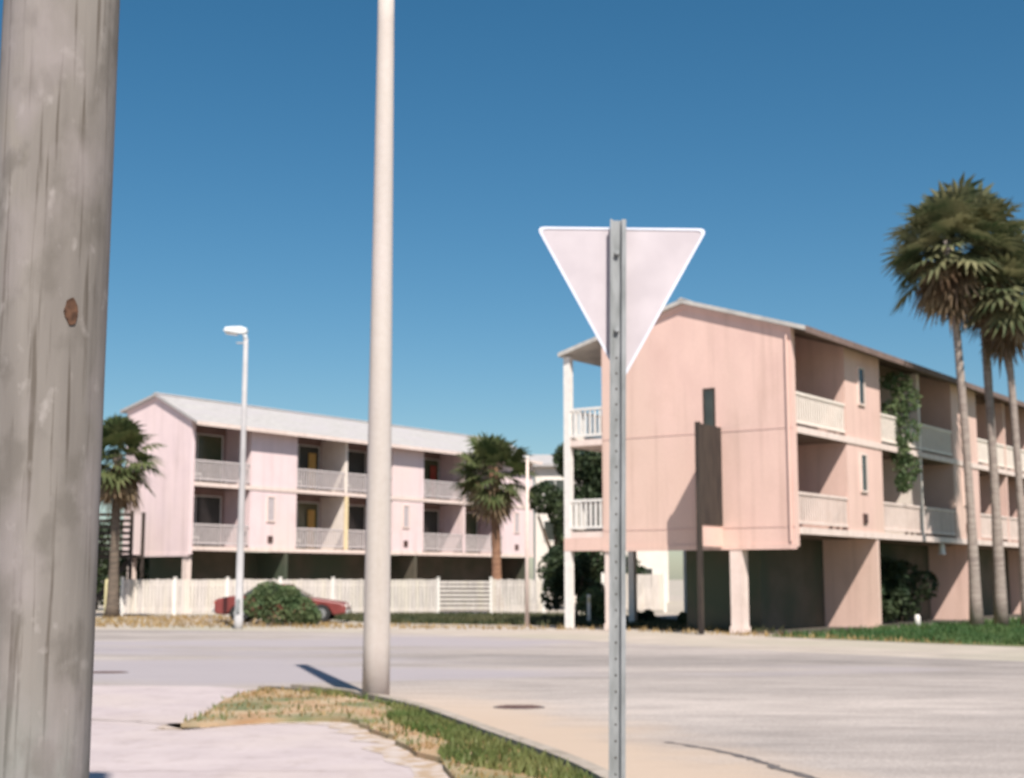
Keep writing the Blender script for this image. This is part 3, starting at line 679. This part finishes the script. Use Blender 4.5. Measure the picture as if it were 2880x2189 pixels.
b = MB(); b.box(-.06, -.165, .5, .06, -.14, .95); b.build('access_cover', 'galv', t)

t = empty('yield_sign', (.540, 7.5, 0), R(.0), 'back of a triangular road sign with its point down on a steel post', 'road sign')
def tri(x0, x1, zt, zb, rr, y, th):
    c = [(x0, zt), ((x0 + x1) / 2, zb), (x1, zt)]; out = []
    for i in range(3):
        P_, A, B_ = Vector(c[i]), Vector(c[i - 1]), Vector(c[(i + 1) % 3]); da = (A - P_).normalized(); db = (B_ - P_).normalized()
        for k in range(7):
            s = k / 6; p0 = P_ + da * rr; p2 = P_ + db * rr
            q = p0 * (1 - s) ** 2 + P_ * 2 * s * (1 - s) + p2 * s * s; out.append((q.x, y, q.y))
    return out
t.rotation_euler = (0, R(.7), 0)
b = MB(); b.prism(tri(-.445, .50, 3.53, 2.67, .05, .03, 0), (0, .003, 0)); pn = b.build('sign_plate', 'alu', t)
# folded bright rim
o_ = tri(-.450, .505, 3.534, 2.663, .05, .026, 0); i_ = tri(-.428, .483, 3.521, 2.693, .045, .026, 0); b = MB()
for k in range(len(o_)):
    k2 = (k + 1) % len(o_); a, c, d, e = map(Vector, (o_[k], o_[k2], i_[k2], i_[k])); b.prism([a, c, d, e], (0, .0035, 0))
b.build('rim', 'signrim', pn)
# U-channel post: web and two flanges open towards the camera
b = MB()
prof = [(-.042, -.036), (-.030, -.036), (-.030, -.006), (.022, -.006), (.022, -.036), (.046, -.036), (.046, -.031), (.030, -.031), (.030, .022), (-.036, .022), (-.036, -.031), (-.042, -.031)]
b.prism([(x, y, -.4) for x, y in prof], (0, 0, 3.965)); b.build('post', 'galv', t)
for z in (2.95, 3.38):
    b = MB(); b.tube([(-.004, -.03, z), (-.004, -.004, z)], .014, 8); b.build('bolt', 'galv', t)
b = MB()
for z in range(28): b.tube([(-.004, -.0075, .5 + z * .085), (-.004, -.0062, .5 + z * .085)], .006, 6)
b.build('punched_hole', 'timberdark', t)

# thin pole and small posts across the road
t = empty('marker_pole', (.52, 48.5, 0), 0, 'very thin pale pink pole at the right end of the white fence', 'pole')
b = MB(); b.tube([(0, 0, -.1), (0, 0, 3), (.02, 0, 5.8)], [.075, .06, .045], 10); b.build('shaft', 'trimpink', t, smooth=True)
b = MB(); b.tube([(.02, 0, 5.8), (.02, 0, 5.88)], [.07, .03], 10); b.build('cap', 'white', t)
t = empty('marker_post', (2.72, 49.8, 0), 0, 'short white marker post just left of the sign post across the road', 'post')
b = MB(); b.box(-.06, -.06, 0, .06, .06, 1.05); b.build('shaft', 'white', t, bevel=.01)
b = MB(); b.box(-.045, -.068, .78, .045, -.061, .95); b.build('reflector', 'yellowpost', t)
t = empty('marker_post', (-17.35, 60.3, 0), 0, 'pale yellow post at the left end of the white fence', 'post')
b = MB(); b.tube([(0, 0, 0), (0, 0, 1.5), (0, 0, 1.6)], [.14, .14, .08], 12); b.build('shaft', 'yellowpost', t)
t = empty('bollard', BR(7.9, -.7), 0, 'small white bollard on the grass right of the sunlit cross wall', 'bollard')
b = MB(); b.tube([(0, 0, 0), (0, 0, .38), (0, 0, .42)], [.11, .09, .05], 12); b.build('body', 'white', t, smooth=True)

# ------------------------------------------------------------ red car behind the bush
car = empty('parked_car', (-8.6, 53.2, 0), 0, 'red sedan parked behind the green bush in front of the white fence', 'car')
b = MB()
prof = [(-2.45, .32), (-2.5, .55), (-2.42, .86), (-1.9, .97), (-1.3, .99), (.75, .92), (1.2, .88), (2.2, .74), (2.42, .60), (2.42, .34), (1.95, .26), (1.75, .55), (1.5, .64), (1.25, .55), (1.08, .25), (-1.15, .25), (-1.3, .55), (-1.55, .64), (-1.8, .55), (-2.0, .27)]
b.prism([(x, -.86, z) for x, z in prof], (0, 1.72, 0)); b.build('body', 'redpaint', car, bevel=.06)
b = MB(); lo = [(-1.55, -.78), (1.0, -.78), (1.0, .78), (-1.55, .78)]; hi = [(-.95, -.58), (.25, -.58), (.25, .58), (-.95, .58)]
k = len(b.v); b.v += [(x, y, .94) for x, y in lo] + [(x, y, 1.36) for x, y in hi]
b.f += [[0, 1, 5, 4], [1, 2, 6, 5], [2, 3, 7, 6], [3, 0, 4, 7], [4, 5, 6, 7]]; b.build('window', 'glassdark', car)
b = MB(); b.box(-.98, -.6, 1.35, .28, .6, 1.40); b.build('roof', 'redpaint', car, bevel=.02)
for x in (-1.55, 1.5):
    for y in (-.80, .80):
        b = MB(); b.tube([(x, y - .1, .33), (x, y + .1, .33)], .33, 24); w_ = b.build('wheel', 'tyre', car)
        b = MB(); b.tube([(x, y - .115, .33), (x, y + .115, .33)], .19, 16); b.build('rim', 'chrome', w_)
for y in (-.62, .62):
    b = MB(); b.box(2.37, y - .16, .52, 2.435, y + .16, .66); b.build('headlight', 'white', car, bevel=.01)
    b = MB(); b.box(-2.51, y - .16, .66, -2.44, y + .16, .80); b.build('taillight', 'redcloth', car, bevel=.01)
b = MB(); b.box(2.38, -.8, .33, 2.48, .8, .46); b.build('bumper', 'chrome', car, bevel=.02)
b = MB(); b.box(-2.56, -.8, .36, -2.47, .8, .50); b.build('bumper', 'chrome', car, bevel=.02)
